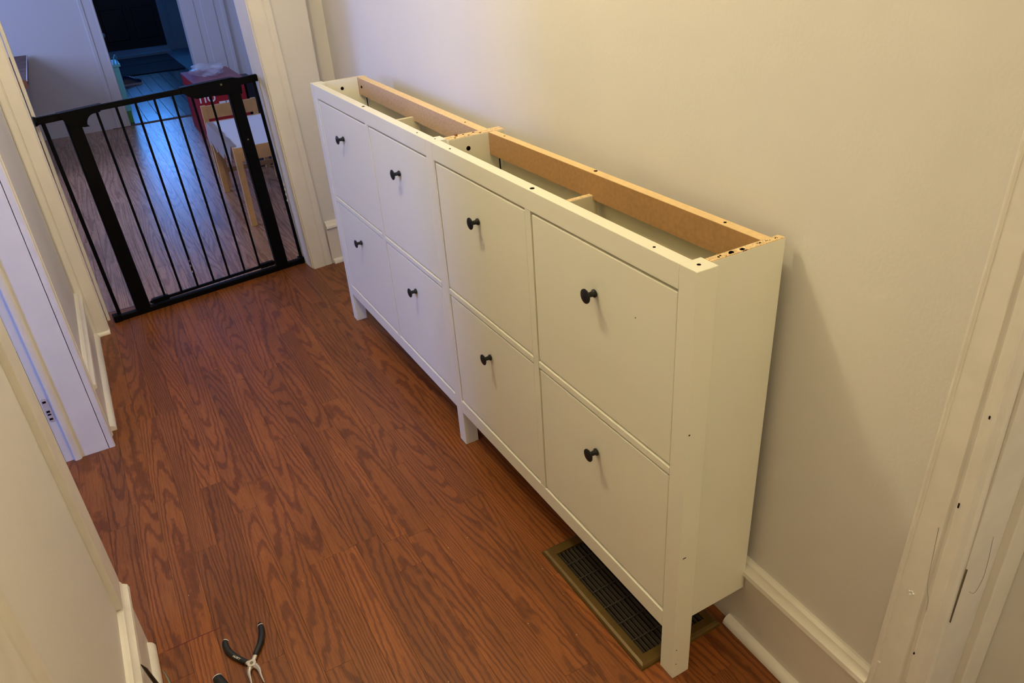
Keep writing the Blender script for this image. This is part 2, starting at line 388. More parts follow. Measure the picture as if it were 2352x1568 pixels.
b_ = baseboard('baseboard_end', (-0.118, yf(-0.118), 0), (-0.006, yf(-0.006), 0), (0.113, -1, 0), (-0.113, yf(-0.113), 0), (-0.006, yf(-0.006), 0))
o = obj('shoe_molding', extr(bmesh.new(), qr(0.017, 0.012), (-1.222, yf(-1.222), 0), (-1.172, yf(-1.172), 0), (0.113, -1, 0)), M['trim'], None, smooth=True)
o['kind'] = 'structure'; o.name = 'trim_10'

# ------------------------------------------------------------------ door cases
def case(name, xa, xb, h, lean, flip, mt_='trim', th=0.020):
    """flat casing on the end wall, with a channel near its outer edge and a small bead"""
    s = -1 if flip else 1
    w_ = xb-xa
    g = [0.0, 0.004, 0.60*w_, 0.62*w_, 0.66*w_, 0.68*w_, w_-0.006, w_]
    d = [th-0.004, th, th, th-0.0045, th-0.0045, th-0.001, th-0.001, th-0.006]
    if flip: g = [w_-q for q in g][::-1]; d = d[::-1]
    bot = [(xa+q, yf(xa+q)-dd, 0.0) for q, dd in zip(g, d)] + [(xb, yf(xb)+0.001, 0), (xa, yf(xa)+0.001, 0)]
    top = [(x-lean, y, h) for x, y, _ in bot]
    return struct(name, hexa(bmesh.new(), bot, top), M[mt_])
HT = 2.10; lt = LE*HT/1.24
trim1 = case('trim_1', JR+0.004, -0.118, HT, lt, False)
trim2 = case('trim_2', LW+0.001, JL-0.003, HT, 0.0, True)
struct('trim_3', extr(bmesh.new(), [(0, 0), (0.02, 0), (0.02, 0.10), (0, 0.10)], (LW+0.001, yf(LW), HT), (-0.118-lt, yf(-0.118-lt), HT), (0.113, -1, 0)), M['trim'])
# jamb liners of the gated doorway
def jamb(name, x, side, lean):
    t = 0.014*side; ya = yf(x)-0.002; yb = ya+0.150
    dx = -0.113*0.15
    bot = [(x, ya, 0), (x+t, ya, 0), (x+t+dx, yb, 0), (x+dx, yb, 0)]
    return struct(name, hexa(bmesh.new(), bot, [(p[0]-lean, p[1], HT) for p in bot]), M['trim'])
jamb('trim_4', JR, 1, lt); jamb('trim_5', JL, -1, 0.0)
for nm, x, side, lean in (('trim_11', JR, -1, lt), ('trim_12', JL, 1, 0.0)):
    ya = yf(x)+0.118; bot = [(x-0.002*side, ya, 0), (x+0.010*side, ya, 0), (x+0.010*side, ya+0.03, 0), (x-0.002*side, ya+0.03, 0)]
    struct(nm, hexa(bmesh.new(), bot, [(p[0]-lean, p[1], HT) for p in bot]), M['trim'])

# left doorway (side room): jamb facing the camera at y 1.69, stop, casing on the hall side
YJ = 1.695
d2 = struct('door_2', B(LW-0.132, LW+0.002, YJ, YJ+0.018, 0, 2.05), M['trim'], label='white painted jamb of the side doorway on the left')
bm = vextr(bmesh.new(), [(0.0, 0.0), (-0.002, -0.009), (-0.008, -0.013), (-0.020, -0.013), (-0.024, -0.009), (-0.026, 0.0)], (-1.330, YJ+0.001, 0), (-1.330, YJ+0.001, 2.05))
obj('door_stop', bm, M['trim'], d2, smooth=True)
prof = [(0.0, 0.0), (0.018, 0.0), (0.0205, 0.003), (0.0205, 0.012), (0.017, 0.016), (0.016, 0.070), (0.019, 0.075), (0.019, 0.088), (0.014, 0.094), (0.0, 0.094)]
struct('trim_6', vextr(bmesh.new(), prof, (LW, YJ, 0), (LW, YJ, 2.12)), M['trim_old'])
# strike plate on that jamb
sp_ = bmesh.new()
pr_ = [(-1.376, 0.166), (-1.370, 0.160), (-1.360, 0.160), (-1.357, 0.170), (-1.357, 0.238), (-1.361, 0.247), (-1.370, 0.250), (-1.376, 0.244)]
va = [sp_.verts.new((x, YJ-0.0015, z)) for x, z in pr_]; vb = [sp_.verts.new((x, YJ+0.001, z)) for x, z in pr_]
sp_.faces.new(va); sp_.faces.new(vb[::-1])
for i in range(8): sp_.faces.new((va[i], vb[i], vb[(i+1) % 8], va[(i+1) % 8]))
pl = obj('strike_plate', sp_, M['cloth'], d2)
for z0, z1 in ((0.232, 0.239), (0.196, 0.203), (0.186, 0.191), (0.168, 0.175)):
    obj('slot', B(-1.373, -1.363, YJ-0.0022, YJ-0.001, z0, z1), M['hole'], pl)
# near edge of the same doorway: casing strip ending on the baseboard, and its jamb
struct('trim_7', B(LW-0.002, LW+0.014, 0.655, 0.752, 0.219, 2.12, bev=0.0015), M['trim_old'])
struct('door_3', B(LW-0.132, LW-0.001, 0.742, 0.757, 0, 2.05), M['trim'], label='near jamb of the side doorway on the left')
# old casing on the left wall next to the camera
prof = [(0.0, 0.0), (0.010, -0.003), (0.020, -0.014), (0.022, -0.030), (0.014, -0.042), (0.012, -0.052), (0.016, -0.060), (0.016, -0.14), (0.0, -0.14)]
struct('trim_8', vextr(bmesh.new(), prof[::-1], (LW, 0.03, 0.0), (LW, 0.03, 2.12)), M['trim_old'], smooth=False)

# right foreground door case: bead, flat, groove, step, then the jamb that turns into the doorway
YC = -0.298; X0 = xw(YC)
prof = [(0.0, 0.0), (-0.014, 0.0), (-0.019, -0.003), (-0.020, -0.007), (-0.018, -0.011), (-0.0165, -0.012), (-0.0165, -0.058), (-0.013, -0.064), (-0.012, -0.070),
        (-0.017, -0.074), (-0.018, -0.094), (-0.010, -0.104), (-0.004, -0.107), (0.002, -0.107), (0.002, 0.0)]
cs = struct('trim_13', hexa(bmesh.new(), [(X0+x, YC+y, 0) for x, y in prof], [(X0+x, YC+y-0.038+0.068*(-y/0.107), 2.12) for x, y in prof]), M['trim_old'])
d1 = struct('door_1', B(X0+0.003, 0.139, -0.398, -0.384, 0, 2.08), M['trim_old'], label='old painted jamb of the doorway at the right edge')
obj('door_stop', B(0.082, 0.139, -0.412, -0.397, 0, 2.08, bev=0.002), M['trim'], d1)
for (yy, zz, ww, hh) in ((-0.372, 0.262, 0.003, 0.010), (-0.370, 0.345, 0.002, 0.004), (-0.371, 0.68, 0.002, 0.009), (-0.377, 0.845, 0.002, 0.005)):
    obj('paint_chip', B(X0-0.0186, X0-0.0160, yy-ww/2, yy+ww/2, zz-hh/2, zz+hh/2), M['hole'], cs)
for (yy, zz) in ((-0.338, 0.462), (-0.312, 0.33), (-0.3135, 0.262)):
    bm = bmesh.new(); rr = random.Random(int(zz*1000))
    for k in range(4):
        bmesh.ops.create_icosphere(bm, subdivisions=1, radius=0.0022, matrix=Matrix.Translation((X0-0.0168, yy+rr.uniform(-.004, .004), zz+rr.uniform(-.005, .005))) @ Matrix.Diagonal((0.5, 1, rr.uniform(.8, 1.8), 1)))
    obj('paint_blob', bm, M['white'], cs)
obj('crack', B(X0+0.0021, X0+0.0030, -0.4010, -0.3985, 0.44, 0.56), M['graysteel'], cs)
# hairs stuck in the paint
def hair(pts, r=0.00022):
    return tube(bmesh.new(), smoothpts(pts, 6), r, 5, upv=(1, 0.2, 0.1))
obj('hair', hair([(X0-0.0170, -0.352, 0.62), (X0-0.0172, -0.356, 0.55), (X0-0.0172, -0.360, 0.50), (X0-0.0145, -0.366, 0.47), (X0-0.0140, -0.368, 0.44)]), M['slat'], cs)
obj('hair', hair([(0.050, -0.3985, 0.60), (0.060, -0.3985, 0.54), (0.062, -0.3985, 0.50), (0.050, -0.3985, 0.475), (0.030, -0.3985, 0.49)]), M['slat'], d1)

# ------------------------------------------------------------------ shoe cabinets
FX = -0.2267; BX = -0.016; H = 0.985; ZB = 0.1446; PW = 0.0424; PD = 0.045
def screw(parent, x, y, z=H, r=0.0032, mt_='hole', name='screw_hole', ax=(0, 0, 1)):
    p = Vector((x, y, z)); a = Vector(ax)
    obj(name, cyl(bmesh.new(), p-a*0.003, p+a*0.0004, r, seg=14), M[mt_], parent)
def knob(door, y, z):
    pr = [(0, 0.0085), (0.003, 0.0085), (0.006, 0.0058), (0.014, 0.0052), (0.018, 0.0065), (0.0195, 0.0128), (0.0215, 0.0152), (0.0235, 0.0152), (0.0255, 0.0115), (0.0265, 0.006), (0.0268, 0.0015)]
    obj('knob', lathe(bmesh.new(), pr, (FX+0.0005, y, z), (-1, 0, 0), 28), M['knob'], door, smooth=True)
def cabinet(label, y0, y1, posts, panels, doors, kny, rear, rear_m, rear_h, part_y, part_painted, backp, rail):
    c = thing('shoe_cabinet', label, 'cabinet', (FX/2+BX/2, (y0+y1)/2, 0), 0, 'two shoe cabinets without tops along the right wall')
    for ya in posts: obj('post', B(FX, FX+PD, ya, ya+PW, 0, H, bev=0.0012), M['cab'], c)
    for ya, xf in panels:
        pn = obj('side_panel', B(xf, BX, ya, ya+0.0160, ZB, H-0.0012, bev=0.0004), M['cab'], c)
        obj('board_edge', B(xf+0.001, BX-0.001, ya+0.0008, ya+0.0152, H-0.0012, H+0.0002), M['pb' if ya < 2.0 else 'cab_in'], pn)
    ra, rb = rail
    obj('top_rail', B(FX, FX+0.027, ra, rb, 0.9385, H-0.0004, bev=0.001), M['cab'], c)
    obj('bottom_rail', B(FX, FX+0.020, ra, rb, 0.127, 0.1735, bev=0.0015), M['cab'], c)
    st = doors[0][1], doors[1][0]
    obj('stile', B(FX+0.0006, FX+0.020, st[0]+0.0018, st[1]-0.0018, 0.1735, 0.9385), M['cab'], c)
    for ya, yb in doors:
        obj('middle_rail', B(FX+0.0004, FX+0.020, ya-0.0005, yb+0.0005, 0.5475, 0.5640, bev=0.001), M['cab'], c)
    i = 0
    for (ya, yb) in doors:
        for z0, z1, kz in ((0.566, 0.9345, 0.837), (0.1775, 0.5445, 0.4475)):
            dr = obj('door', B(FX+0.0022, FX+0.018, ya+0.0018, yb-0.0018, z0+0.0030, z1-0.0030, bev=0.0020), M['cab'], c)
            knob(dr, kny[i], kz)
        i += 1
    # inner parts
    xa, xb, ya, yb, xa2, xb2 = rear
    bm = hexa(bmesh.new(), [(xa, ya, H-rear_h), (xb, ya, H-rear_h), (xb2, yb, H-rear_h), (xa2, yb, H-rear_h)],
              [(xa, ya, H-0.001), (xb, ya, H-0.001), (xb2, yb, H-0.001), (xa2, yb, H-0.001)])
    rr = obj('rear_rail', bm, M[rear_m], c)
    bm = hexa(bmesh.new(), [(xa+.0004, ya, H-0.001), (xb-.0004, ya, H-0.001), (xb2-.0004, yb, H-0.001), (xa2+.0004, yb, H-0.001)],
              [(xa+.0004, ya, H-0.0002), (xb-.0004, ya, H-0.0002), (xb2-.0004, yb, H-0.0002), (xa2+.0004, yb, H-0.0002)])
    obj('board_edge', bm, M['pb_top' if rear_m == 'pb_fine' else 'mdf_top'], rr)
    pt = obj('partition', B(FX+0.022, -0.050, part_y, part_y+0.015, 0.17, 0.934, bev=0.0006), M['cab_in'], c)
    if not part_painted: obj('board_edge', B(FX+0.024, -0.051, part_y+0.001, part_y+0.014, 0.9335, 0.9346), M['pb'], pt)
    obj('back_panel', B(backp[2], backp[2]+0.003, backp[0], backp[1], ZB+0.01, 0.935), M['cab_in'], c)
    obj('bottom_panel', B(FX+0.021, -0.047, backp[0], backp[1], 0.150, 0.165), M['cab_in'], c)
    return c
M['mdf_top'] = simple('fibreboard_top', (0.80, 0.58, 0.30), 0.7, var=0.05, vscale=90)
c1 = cabinet('white shoe cabinet nearest the camera, open on top, with a brown fibreboard rear rail', 0.0, 1.028,
             [0.0], [(0.0175, FX+PD-0.001), (1.0035, FX+PD-0.001)], [(0.0440, 0.5185), (0.5445, 1.0125)], [0.283, 0.780],
             (-0.0565, -0.0345, 0.0335, 1.0030, -0.0650, -0.0430), 'mdf', 0.060, 0.5245, False, (0.040, 0.9975, -0.032), (PW, 1.0185))
obj('filler_strip', B(FX+0.001, FX+0.02, 1.0145, 1.0185, 0.1735, 0.9385), M['cab'], c1)
c2 = cabinet('white shoe cabinet farther from the camera, beside the gate doorway, with a chipboard rear rail', 1.0197, 2.114,
             [1.0195, 2.0715], [(1.0205, FX+PD-0.001), (2.0805, FX+PD-0.001)], [(1.0680, 1.5200), (1.5460, 2.0480)], [1.2900, 1.8070],
             (-0.078, -0.050, 1.0370, 2.0800, -0.055, -0.027), 'pb_fine', 0.062, 1.5250, True, (1.042, 2.0735, -0.024), (1.0625, 2.0710))
obj('filler_strip', B(FX+0.001, FX+0.02, 2.0500, 2.0710, 0.1735, 0.9385), M['cab'], c2)
obj('filler_strip', B(FX+0.001, FX+0.02, 1.0625, 1.0665, 0.1735, 0.9385), M['cab'], c2)
# thin dark strips painting the shade in the slits beside the back panels
obj('slit_shade', B(-0.0385, -0.0350, 1.0027, 1.0037, 0.30, 0.922), M['hole'], c1)
obj('slit_shade', B(-0.0300, -0.0268, 2.0797, 2.0807, 0.30, 0.920), M['hole'], c2)
# screw holes and dowel holes on the tops
for x, y, r in ((-0.2245+0.009, 0.524, 0.0052), (-0.0465, 0.533, 0.0045), (-0.0460, 0.131, 0.003), (-0.215, 0.121, 0.0026), (-0.205, 0.021, 0.0036), (-0.216, 0.926, 0.0026), (-0.0530, 0.936, 0.0022)):
    screw(c1, x, y, r=r)
for x, y, r in ((-0.213, 1.571, 0.0048), (-0.215, 1.137, 0.0022), (-0.0640, 1.145, 0.0026), (-0.205, 1.041, 0.0025)):
    screw(c2, x, y, r=r)
rh = random.Random(4)
for x, r in ((-0.158, .0030), (-0.133, .0052), (-0.110, .0048), (-0.070, .0022), (-0.050, .0018), (-0.03, .0018)):
    bm = bmesh.new()
    for k in range(4):
        q = Vector((x+rh.uniform(-.004, .004), 0.0255+rh.uniform(-.002, .002), H)); cyl(bm, q-Vector((0, 0, .003)), q+Vector((0, 0, .0005)), r*rh.uniform(.5, .8), seg=7)
    obj('chip_hole', bm, M['hole'], c1)
for x, y in ((-0.160, 1.0115), (-0.128, 1.028), (-0.120, 1.0115), (-0.098, 1.029), (-0.085, 1.0125)):
    q = Vector((x, y, H)); obj('chip_hole', cyl(bmesh.new(), q-Vector((0, 0, .003)), q+Vector((0, 0, .0005)), 0.0032, seg=9), M['hole'], c1 if y < 1.02 else c2)
for cc, y, x in ((c1, 1.0035, -0.128), (c2, 2.0805, -0.118)):
    obj('fitting_hole', cyl(bmesh.new(), (x, y+0.002, 0.953), (x, y-0.0006, 0.953), 0.0062, seg=20), M['hole'], cc)
obj('dowel', cyl(bmesh.new(), (-0.150, 1.0265, 0.979), (-0.150, 1.0265, 0.9905), 0.0042, seg=10), M['pinkwood'] if 'pinkwood' in M else M['orangewood'], c2)
obj('fitting_hole', cyl(bmesh.new(), (-0.0590, 2.035, 0.955), (-0.0545, 2.035, 0.955), 0.0045, seg=14), M['hole'], c2)
# scuffs on the near post and door
for x0_, x1_, y0_, y1_, z0_, z1_ in ((-0.2185, -0.2105, -0.0004, 0.0006, 0.3585, 0.3605), (-0.2235, -0.2205, -0.0004, 0.0006, 0.664, 0.667), (-0.2210, -0.2185, -0.0004, 0.0006, 0.088, 0.090), (-0.2200, -0.2180, -0.0004, 0.0006, 0.042, 0.044)):
    obj('scuff', B(x0_, x1_, y0_, y1_, z0_, z1_), M['hole'], c1)
obj('scuff', B(FX-0.0004, FX+0.0006, 0.153, 0.155, 0.837, 0.839), M['orangewood'], c1)

# ------------------------------------------------------------------ floor register
vx0, vx1, vy0, vy1 = -0.272, -0.040, 0.050, 0.478
v = thing('floor_vent', 'brown metal floor register with dark slats, partly under the near shoe cabinet', 'vent', ((vx0+vx1)/2, (vy0+vy1)/2, 0))
bm = bmesh.new(); ix0, ix1, iy0, iy1 = vx0+0.026, vx1-0.026, vy0+0.028, vy1-0.034
rings = []
for ins, z in ((0.0, 0.0), (0.001, 0.006), (0.004, 0.010), (0.010, 0.0125), (1.0, 0.0125), (1.0, 0.004)):
    if ins < 0.5: q = [(vx0+ins, vy0+ins), (vx1-ins, vy0+ins), (vx1-ins, vy1-ins), (vx0+ins, vy1-ins)]
    else: q = [(ix0, iy0), (ix1, iy0), (ix1, iy1), (ix0, iy1)]
    rings.append([bm.verts.new((x, y, z)) for x, y in q])
for a, c in zip(rings, rings[1:]):
    for i in range(4): bm.faces.new((a[i], a[(i+1) % 4], c[(i+1) % 4], c[i]))
obj('frame', bm, M['brass'], v)
obj('duct', B(ix0-0.001, ix1+0.001, iy0-0.001, iy1+0.001, 0.0004, 0.0015), M['hole'], v)
n = 15; wd = (ix1-ix0)/n
bm = hexa(bmesh.new(), [(-0.0024, 0, 0), (-0.0010, 0, 0), (-0.0010, iy1-iy0, 0), (-0.0024, iy1-iy0, 0)], [(0.0004, 0, 0.0085), (0.0020, 0, 0.0085), (0.0020, iy1-iy0, 0.0085), (0.0004, iy1-iy0, 0.0085)])
proto = None
for i in range(n):
    x = ix0+(i+0.5)*wd; p = Vector((x, iy0, 0.002)) - v.location
    if proto is None: proto = obj('slat', bm, M['slat'], v, local=True); o = proto
    else: o = proto.copy(); COL.objects.link(o)
    o.location = p
proto = None
for i in range(6):
    y = iy0+(i+0.75)*(iy1-iy0)/6.6
    if proto is None: proto = obj('cross_bar', B(0, ix1-ix0, -0.0011, 0.0011, 0.0, 0.0022), M['slat'], v, local=True); o = proto
    else: o = proto.copy(); COL.objects.link(o)
    o.location = Vector((ix0, y, 0.0095)) - v.location

# ------------------------------------------------------------------ safety gate (local frame: s along the doorway, z up)
GA = math.atan2(0.131, 0.903)
g = thing('safety_gate', 'black metal pressure-fit child safety gate standing in the doorway', 'gate', (-1.128, 2.735, 0), GA)
def G(name, bm, mt_='black', smooth=False, parent=None): return obj(name, bm, M[mt_], parent or g, local=True, smooth=smooth)
def shift(z): return 0.030*(1-z/0.9)       # the frame is racked a little to the left
G('base_bar', B(-0.002, 0.914, -0.014, 0.014, 0.0, 0.026, bev=0.004))
G('end_socket', B(-0.016, 0.018, -0.019, 0.019, 0.0, 0.034, bev=0.004), 'blackplastic')
G('end_socket', B(0.878, 0.916, -0.019, 0.019, 0.0, 0.034, bev=0.004), 'blackplastic')
G('post', cyl(bmesh.new(), (0.014, 0, 0.03), (-0.012, 0, 0.885), 0.0078, seg=16), smooth=True)
G('post', cyl(bmesh.new(), (0.893, 0, 0.03), (0.853, 0, 0.905), 0.0078, seg=16), smooth=True)
for a, t, nm in ((0.116, 0.089, 'upright'), (0.788, 0.752, 'upright')):
    hw = 0.031 if a < 0.5 else 0.030
    bm = hexa(bmesh.new(), [(a-hw, -0.016, 0.018), (a+hw, -0.016, 0.018), (a+hw, 0.016, 0.018), (a-hw, 0.016, 0.018)],
              [(t-hw+0.004, -0.016, 0.885), (t+hw-0.004, -0.016, 0.885), (t+hw-0.004, 0.016, 0.885), (t-hw+0.004, 0.016, 0.885)])
    bmesh.ops.bevel(bm, geom=list(bm.edges), offset=0.005, segments=2, affect='EDGES')
    G(nm, bm)
def bar(name, s0, s1, z0a, z0b, z1a, z1b, y0, y1, mt_='black', bev=0.004):
    bm = hexa(bmesh.new(), [(s0, y0, z0a), (s1, y0, z0b), (s1, y1, z0b), (s0, y1, z0a)], [(s0, y0, z1a), (s1, y0, z1b), (s1, y1, z1b), (s0, y1, z1a)])
    if bev: bmesh.ops.bevel(bm, geom=list(bm.edges), offset=bev, segments=2, affect='EDGES')
    return G(name, bm, mt_)
bar('top_bar', -0.034, 0.19, 0.884, 0.890, 0.911, 0.916, -0.014, 0.014)           # fixed left rail
bar('top_bar', 0.74, 0.878, 0.894, 0.900, 0.923, 0.929, -0.014, 0.014)            # fixed right rail
bar('gate_rail', 0.165, 0.745, 0.895, 0.906, 0.917, 0.928, -0.011, 0.011)
bar('gate_rail', 0.150, 0.755, 0.034, 0.040, 0.046, 0.052, -0.009, 0.009)
bar('rail_sleeve', 0.160, 0.235, 0.030, 0.031, 0.052, 0.053, -0.013, 0.013, 'blackplastic', 0.003)
bar('rail_sleeve', 0.680, 0.752, 0.036, 0.037, 0.058, 0.058, -0.013, 0.013, 'blackplastic', 0.003)
# seven thin bars of the swinging panel
for i in range(7):
    sb = 0.219+0.0765*i; stp = 0.188+0.0765*i
    G('bar', cyl(bmesh.new(), (sb, 0, 0.045), (stp, 0, 0.90), 0.0052, seg=12), smooth=True)
# left latch bracket with a rounded shoulder
bm = bmesh.new()
pts = [(0.045, 0.906), (0.062, 0.880), (0.070, 0.862), (0.125, 0.846), (0.145, 0.846)]
arc = [(0.178-0.040*math.cos(a), 0.852+0.040*math.sin(a)) for a in [math.pi/2*i/8 for i in range(9)]]
poly = pts + [(x, z) for x, z in arc] + [(0.196, 0.893), (0.212, 0.906), (0.212, 0.921), (0.045, 0.914)]
va = [bm.verts.new((x, -0.020, z)) for x, z in poly]; vb = [bm.verts.new((x, 0.020, z)) for x, z in poly]
bm.faces.new(va); bm.faces.new(vb[::-1])
for i in range(len(poly)): bm.faces.new((va[i], vb[i], vb[(i+1) % len(poly)], va[(i+1) % len(poly)]))
G('latch_housing', bm, 'blackplastic')
# right handle housing
poly = [(0.528, 0.909), (0.545, 0.900), (0.562, 0.882), (0.585, 0.873), (0.690, 0.874), (0.722, 0.868), (0.785, 0.860), (0.790, 0.926), (0.755, 0.934), (0.528, 0.929)]
bm = bmesh.new()
va = [bm.verts.new((x, -0.022, z)) for x, z in poly]; vb = [bm.verts.new((x, 0.022, z)) for x, z in poly]
bm.faces.new(va); bm.faces.new(vb[::-1])
for i in range(len(poly)): bm.faces.new((va[i], vb[i], vb[(i+1) % len(poly)], va[(i+1) % len(poly)]))
bmesh.ops.bevel(bm, geom=[e for e in bm.edges if abs(e.verts[0].co.y-e.verts[1].co.y) < 1e-5], offset=0.004, segments=2, affect='EDGES')
hd = G('handle_housing', bm, 'blackplastic')
G('rivet', cyl(bmesh.new(), (0.700, -0.024, 0.914), (0.700, -0.020, 0.914), 0.0045), 'graysteel', True)
G('rivet', cyl(bmesh.new(), (0.762, -0.0175, 0.66), (0.762, -0.015, 0.66), 0.004), 'graysteel', True)
for s_, z_, dr in ((-0.034, 0.897, -1), (0.876, 0.915, 1), (0.0, 0.017, -1), (0.912, 0.017, 1)):
    G('wall_cup', cyl(bmesh.new(), (s_-0.004*dr, 0, z_), (s_+0.006*dr, 0, z_), 0.017, 0.020, 18), 'blackplastic', True)
obj('wall_bolt', cyl(bmesh.new(), (0.880, 0, 0.915), (0.893, 0, 0.915), 0.010, seg=12), M['graysteel'], g, local=True)
for z_ in (0.41, 0.385, 0.36, 0.33):
    G('paint_chip', B(0.8815, 0.8855, -0.0095, -0.0035, z_, z_+0.010), 'white')
for z_ in (0.175, 0.15, 0.12):
    G('paint_chip', B(0.362+0.003, 0.3665, -0.0065, -0.0025, z_, z_+0.009), 'white')

# ------------------------------------------------------------------ dining room beyond the gate
FY = 7.05
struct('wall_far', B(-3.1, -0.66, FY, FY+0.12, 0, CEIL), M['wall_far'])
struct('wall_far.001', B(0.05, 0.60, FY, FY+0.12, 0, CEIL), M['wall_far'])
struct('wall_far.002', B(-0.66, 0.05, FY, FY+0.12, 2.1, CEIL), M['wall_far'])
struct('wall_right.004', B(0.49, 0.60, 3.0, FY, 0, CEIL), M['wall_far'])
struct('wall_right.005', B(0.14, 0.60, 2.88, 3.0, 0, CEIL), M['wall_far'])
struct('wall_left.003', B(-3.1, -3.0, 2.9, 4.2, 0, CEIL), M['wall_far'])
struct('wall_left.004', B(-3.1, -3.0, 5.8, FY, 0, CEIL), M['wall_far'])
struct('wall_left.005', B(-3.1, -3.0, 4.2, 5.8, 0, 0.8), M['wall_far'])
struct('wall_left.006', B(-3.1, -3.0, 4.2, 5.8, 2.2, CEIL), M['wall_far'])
def win(name, y0, y1):
    wf = bmesh.new()
    for a in ((y0, y0+0.05, 0.8, 2.2), (y1-0.05, y1, 0.8, 2.2), (y0, y1, 0.8, 0.85), (y0, y1, 2.15, 2.2), (y0, y1, 1.48, 1.52)): box(wf, -3.08, -3.02, a[0], a[1], a[2], a[3])
    return struct(name, wf, M['trim'])
win('window_1', 4.2, 5.8); win('window_2', 0.05, 0.80)
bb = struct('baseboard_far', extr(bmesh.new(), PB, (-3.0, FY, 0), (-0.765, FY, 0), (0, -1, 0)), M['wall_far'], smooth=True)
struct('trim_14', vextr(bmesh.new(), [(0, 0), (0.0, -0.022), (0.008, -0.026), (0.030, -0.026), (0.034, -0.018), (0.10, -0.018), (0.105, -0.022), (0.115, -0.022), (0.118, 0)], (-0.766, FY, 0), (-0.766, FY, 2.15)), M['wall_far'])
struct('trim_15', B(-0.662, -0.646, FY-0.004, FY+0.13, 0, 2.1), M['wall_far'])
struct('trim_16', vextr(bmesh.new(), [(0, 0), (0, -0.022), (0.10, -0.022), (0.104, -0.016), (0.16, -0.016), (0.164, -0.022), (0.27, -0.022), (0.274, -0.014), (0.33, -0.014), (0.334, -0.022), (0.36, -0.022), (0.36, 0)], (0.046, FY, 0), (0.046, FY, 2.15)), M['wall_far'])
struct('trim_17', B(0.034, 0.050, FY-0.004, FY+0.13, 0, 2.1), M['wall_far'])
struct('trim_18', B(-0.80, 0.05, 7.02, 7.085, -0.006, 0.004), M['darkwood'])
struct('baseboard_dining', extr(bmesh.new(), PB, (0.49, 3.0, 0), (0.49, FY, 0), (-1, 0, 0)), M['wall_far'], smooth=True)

# dark wooden dining table, only its end shows past the left door case
t = thing('dining_table', 'dark wooden dining table end at the left, beyond the gate against the far wall', 'table', (-1.80, 6.25, 0))
for k in range(4):
    obj('table_board', B(-2.40, -1.262, 5.53+k*0.37, 5.53+(k+1)*0.37-0.006, 0.655, 0.70, bev=0.002), M['darkwood'], t)
obj('edge_and_glint', B(-2.40, -1.262, 5.515, 5.53, 0.645, 0.70), M['orangewood'], t)
obj('edge_and_glint', B(-1.262, -1.256, 5.515, 7.01, 0.690, 0.7004), M['wall_far'], t)  # pale strip painted as the highlight along the right table edge
for x, y in ((-2.32, 5.62), (-1.55, 5.62), (-2.32, 6.95), (-1.55, 6.95)): obj('leg', B(x-0.03, x+0.03, y-0.03, y+0.03, 0, 0.655), M['darkwood'], t)

# child's table with a white top
t = thing('childs_table', 'small pine childs table with a white top and pale cloth over its left side', 'table', (-0.10, 3.98, 0))
tx0, tx1, ty0, ty1, tz = -0.335, 0.215, 3.575, 4.385, 0.450
obj('table_top', B(tx0+0.012, tx1-0.012, ty0+0.012, ty1-0.012, 0.438, 0.449), M['tablewhite'], t)
for a in ((tx0, tx1, ty0, ty0+0.012), (tx0, tx1, ty1-0.012, ty1), (tx0, tx0+0.012, ty0+0.012, ty1-0.012), (tx1-0.012, tx1, ty0+0.012, ty1-0.012)):
    obj('apron', B(a[0], a[1], a[2], a[3], 0.375, 0.4515), M['pine'], t)
for x in (tx0, tx1-0.034):
    for y in (ty0, ty1-0.034): obj('leg', B(x-0.001, x+0.033, y-0.001, y+0.033, 0, 0.44, bev=0.002), M['pine'], t)
bm = bmesh.new(); rr = random.Random(3)
nx = 14; cols = []
for i in range(nx+1):
    y = ty0+0.05+(ty1-ty0-0.07)*i/nx; dz = 0.05+0.06*abs(math.sin(i*0.8))+rr.uniform(0, .02)
    cols.append([bm.verts.new((tx0+0.03+rr.uniform(-.004, .004), y, 0.453)), bm.verts.new((tx0-0.004, y, 0.4545)), bm.verts.new((tx0-0.009-rr.uniform(0, .01), y, 0.44-dz*0.5)), bm.verts.new((tx0-0.007-rr.uniform(0, .012), y, 0.44-dz))])
for a, c in zip(cols, cols[1:]):
    for j in range(3): bm.faces.new((a[j], a[j+1], c[j+1], c[j]))
bmesh.ops.solidify(bm, geom=list(bm.faces), thickness=0.002)
tag(obj('cloth', bm, M['cloth'], None, smooth=True), 'pale wrinkled cloth strip hanging over the left side of the small table', 'cloth')
# child's chair behind it
t = thing('childs_chair', 'small pine childs chair behind the small white-topped table', 'chair', (-0.14, 4.62, 0))
cx0, cx1, cyb = -0.300, 0.065, 4.74
for x in (cx0, cx1-0.032): obj('post', B(x, x+0.032, cyb, cyb+0.024, 0, 0.487, bev=0.002), M['pine'], t)
obj('back_rail', B(cx0+0.032, cx1-0.032, cyb+0.002, cyb+0.02, 0.398, 0.483, bev=0.002), M['pine'], t)
obj('seat', B(cx0, cx1, 4.44, cyb, 0.262, 0.276, bev=0.002), M['pine'], t)
for x in (cx0, cx1-0.032): obj('leg', B(x, x+0.032, 4.45, 4.474, 0, 0.262, bev=0.002), M['pine'], t)
obj('stretcher', B(cx0+0.03, cx1-0.03, 4.455, 4.469, 0.10, 0.13), M['pine'], t)

